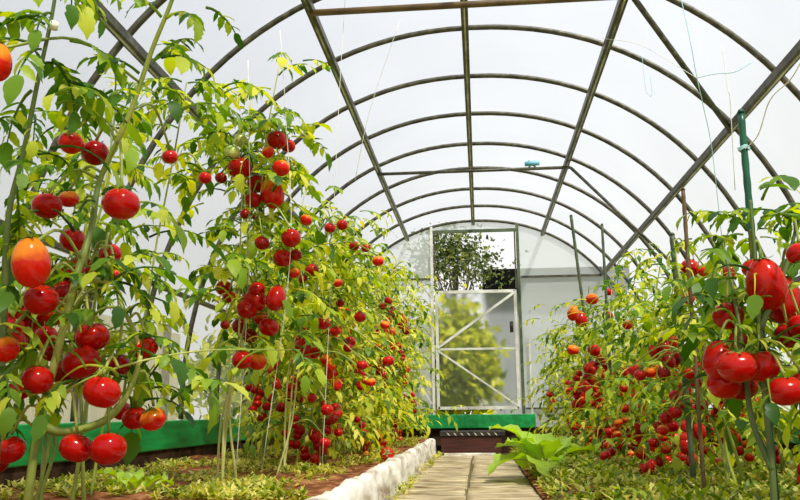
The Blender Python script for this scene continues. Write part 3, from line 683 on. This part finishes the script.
broad((b[0], 4.6, .07), 'plant with broad bright green leaves leaning over the path end at right', 12, .36, 5)
b = at(140, 490, 2.6)
broad((b[0], 2.6, .12), 'small broad-leaved yellow-green plant under the nearest left plant', 7, .13, 9)

# ------------------------------------------------------------------ ground weeds
def weeds(name, n, xr, yr, mat, lab, seed, size=(.015, .04), dens=None):
    r = np.random.default_rng(seed); fast = Fast(); T = TCo
    k = 0
    while k < n:
        x = r.uniform(*xr); y = yr[0]+(yr[1]-yr[0])*r.random()**1.4
        if dens and noise.noise((x*3.2, y*3.2, seed))+.25*noise.noise((x*11, y*11, seed)) < dens: continue
        z = hmap(x, y)
        for _ in range(5):
            az = r.uniform(0, 6.28); e = r.uniform(.1, 1.2); f = np.array([math.cos(az)*math.cos(e), math.sin(az)*math.cos(e), math.sin(e)])
            l = r.uniform(*size); o = np.array([x, y, z+r.uniform(0, .02)])
            fast.put(T[r.integers(len(T))], basis(f, np.array([r.uniform(-.3, .3), r.uniform(-.3, .3), 1]), l, l*r.uniform(.5, 1)), o)
            k += 1
    m = MB(); fast.into(m); o = m.build(name, mat); tag(o, lab, 'weeds', None, 'stuff')
weeds('ground_weeds', 15000, (-1.5, -.49), (2.3, 7.8), L_weed, 'low yellow-green weeds on the left soil bed', 3, dens=.02, size=(.012, .034))
weeds('ground_weeds', 34000, (.27, 1.55), (1.5, 7.8), L_weedr, 'dense low green weeds covering the right bed', 5, dens=-.5, size=(.015, .045))
weeds('ground_weeds', 900, (-.39, -.33), (1.8, 7.3), L_weed, 'thin weeds at the inner foot of the white edging', 6, size=(.01, .03), dens=-.05)
# fallen fruit
for i, (px, py, d, lab) in enumerate([(387, 457, 14, 'red tomato lying on the soil beside the white edging'), (222, 456, 10, 'reddish tomato lying on the soil under the tallest left plant'), (719, 463, 14, 'small reddish fallen tomato lying in the weeds on the right')]):
    b0 = at(px, py, 1.0); t = (.145-CAMZ)/(b0[2]-CAMZ); pos = np.array([b0[0]*t, t, .15]) if py > 440 else None
    rad = d/2*t/F; pos[2] = hmap(pos[0], pos[1])+rad*.8
    o = bpy.data.objects.new('fallen_tomato', TM[('round', 'r' if i == 0 else 'd')]); COL.objects.link(o); o.location = pos.tolist(); o.scale = (rad,)*3; o.rotation_euler = (1.2, .3, i)
    tag(o, lab, 'tomato', 'fallen tomatoes')
    c = bpy.data.objects.new('calyx', CX['round']); COL.objects.link(c); c.parent = o

# ------------------------------------------------------------------ outside
def crown(name, c, rad, n, mat, lab, cat, seed, leaf=.09, trunk=True, hollow=.35, T=TCo, group=None):
    r = np.random.default_rng(seed); c = np.array(c, float); root = empty(name, (c[0], c[1], -.07)); tag(root, lab, cat, group)
    m = MB(); fast = Fast(); ends = []
    base = np.array([c[0], c[1], -.07])
    if trunk: m.tube(smooth_path([base, base*.5+c*.5+[.05, 0, 0], c], 5), np.linspace(.05, .02, 11), 8)
    for k in range(26):
        u = unit(r.normal(size=3)); u[2] = abs(u[2])*.9-.25; e_ = c+u*np.array(rad)*r.uniform(.6, .95); s_ = base*.3+c*.7 if trunk else base
        m.tube(smooth_path([s_, (s_+e_)/2+r.normal(size=3)*.06, e_], 4), np.linspace(.010, .004, 9), 5); ends.append(e_)
    m.build('branches', M_bark, root)
    for k in range(n):
        e_ = ends[r.integers(len(ends))]; p = e_+r.normal(size=3)*np.array(rad)*hollow
        if p[2] < 0 or (name == 'garden_tree' and p[2] > 2.72): continue
        f = r.normal(size=3); l = leaf*r.uniform(.6, 1.3)
        fast.put(T[r.integers(len(T))], basis(f, r.normal(size=3), l, l*1.1), p)
    mm = MB(); fast.into(mm); mm.build('foliage', mat, root)
crown('garden_tree', (-.30, 10.3, 2.16), (.60, .4, .58), 2500, L_tree, 'dark-leaved tree seen through the open hatch', 'tree', 3, leaf=.055, hollow=.24)
crown('garden_bush', (-.32, 9.2, .75), (.42, .3, .8), 6500, L_bush, 'yellow-green bush blurred behind the frosted door panes', 'bush', 4, leaf=.11, trunk=False, hollow=.25)
crown('garden_bush', (-2.4, 9.4, .7), (.8, .5, .7), 2600, L_bush, 'bush beyond the left half of the end wall', 'bush', 5, leaf=.13, trunk=False)
crown('garden_bush', (1.6, 9.4, .5), (.6, .5, .55), 1800, L_tree, 'darker bush beyond the right half of the end wall', 'bush', 6, leaf=.13, trunk=False)
fc = empty('garden_fence', (-5.2, 4, -.07)); tag(fc, 'pale boarded garden fence outside the left wall', 'fence')
m = MB(); m.box((-5.23, -4, .0), (-5.2, 14, 1.75)); m.build('fence_panel', noisy('fence_boards', [(.3, (.34, .29, .21)), (.7, (.5, .45, .34))], 3, .9, stretch=(1, 6, .4)), fc, smooth=False)
for i in range(7):
    m = MB(); m.box((-5.2, -3.6+i*2.8, -.07), (-5.1, -3.5+i*2.8, 1.85)); m.build('fence_post', M_bark, fc, smooth=False)
sx0 = at(487, 330, 11.6)[0]; zt = at(500, 288, 11.3)[2]; zr2 = at(500, 269, 11.3)[2]
sh = empty('garden_shed', (sx0+.8, 12.2, -.07)); tag(sh, 'grey garden shed with a dark roof behind the far door', 'shed')
m = MB(); m.box((sx0-.02, 11.5, -.07), (sx0+1.7, 13, zt)); m.build('shed_wall', M_shedwall, sh, smooth=False)
m = MB(); v = [(sx0-.04, 11.3, zt-.04), (sx0+1.95, 11.3, zt-.04), (sx0+1.95, 12.2, zr2), (sx0-.04, 12.2, zr2), (sx0-.04, 13.2, zt-.04), (sx0+1.95, 13.2, zt-.04), (sx0-.04, 11.3, zr2), (sx0+1.95, 11.3, zr2)]
m.box((sx0-.04, 11.3, zt-.04), (sx0+1.95, 13.2, zr2)); m.build('shed_roof', M_shedroof, sh, smooth=False)
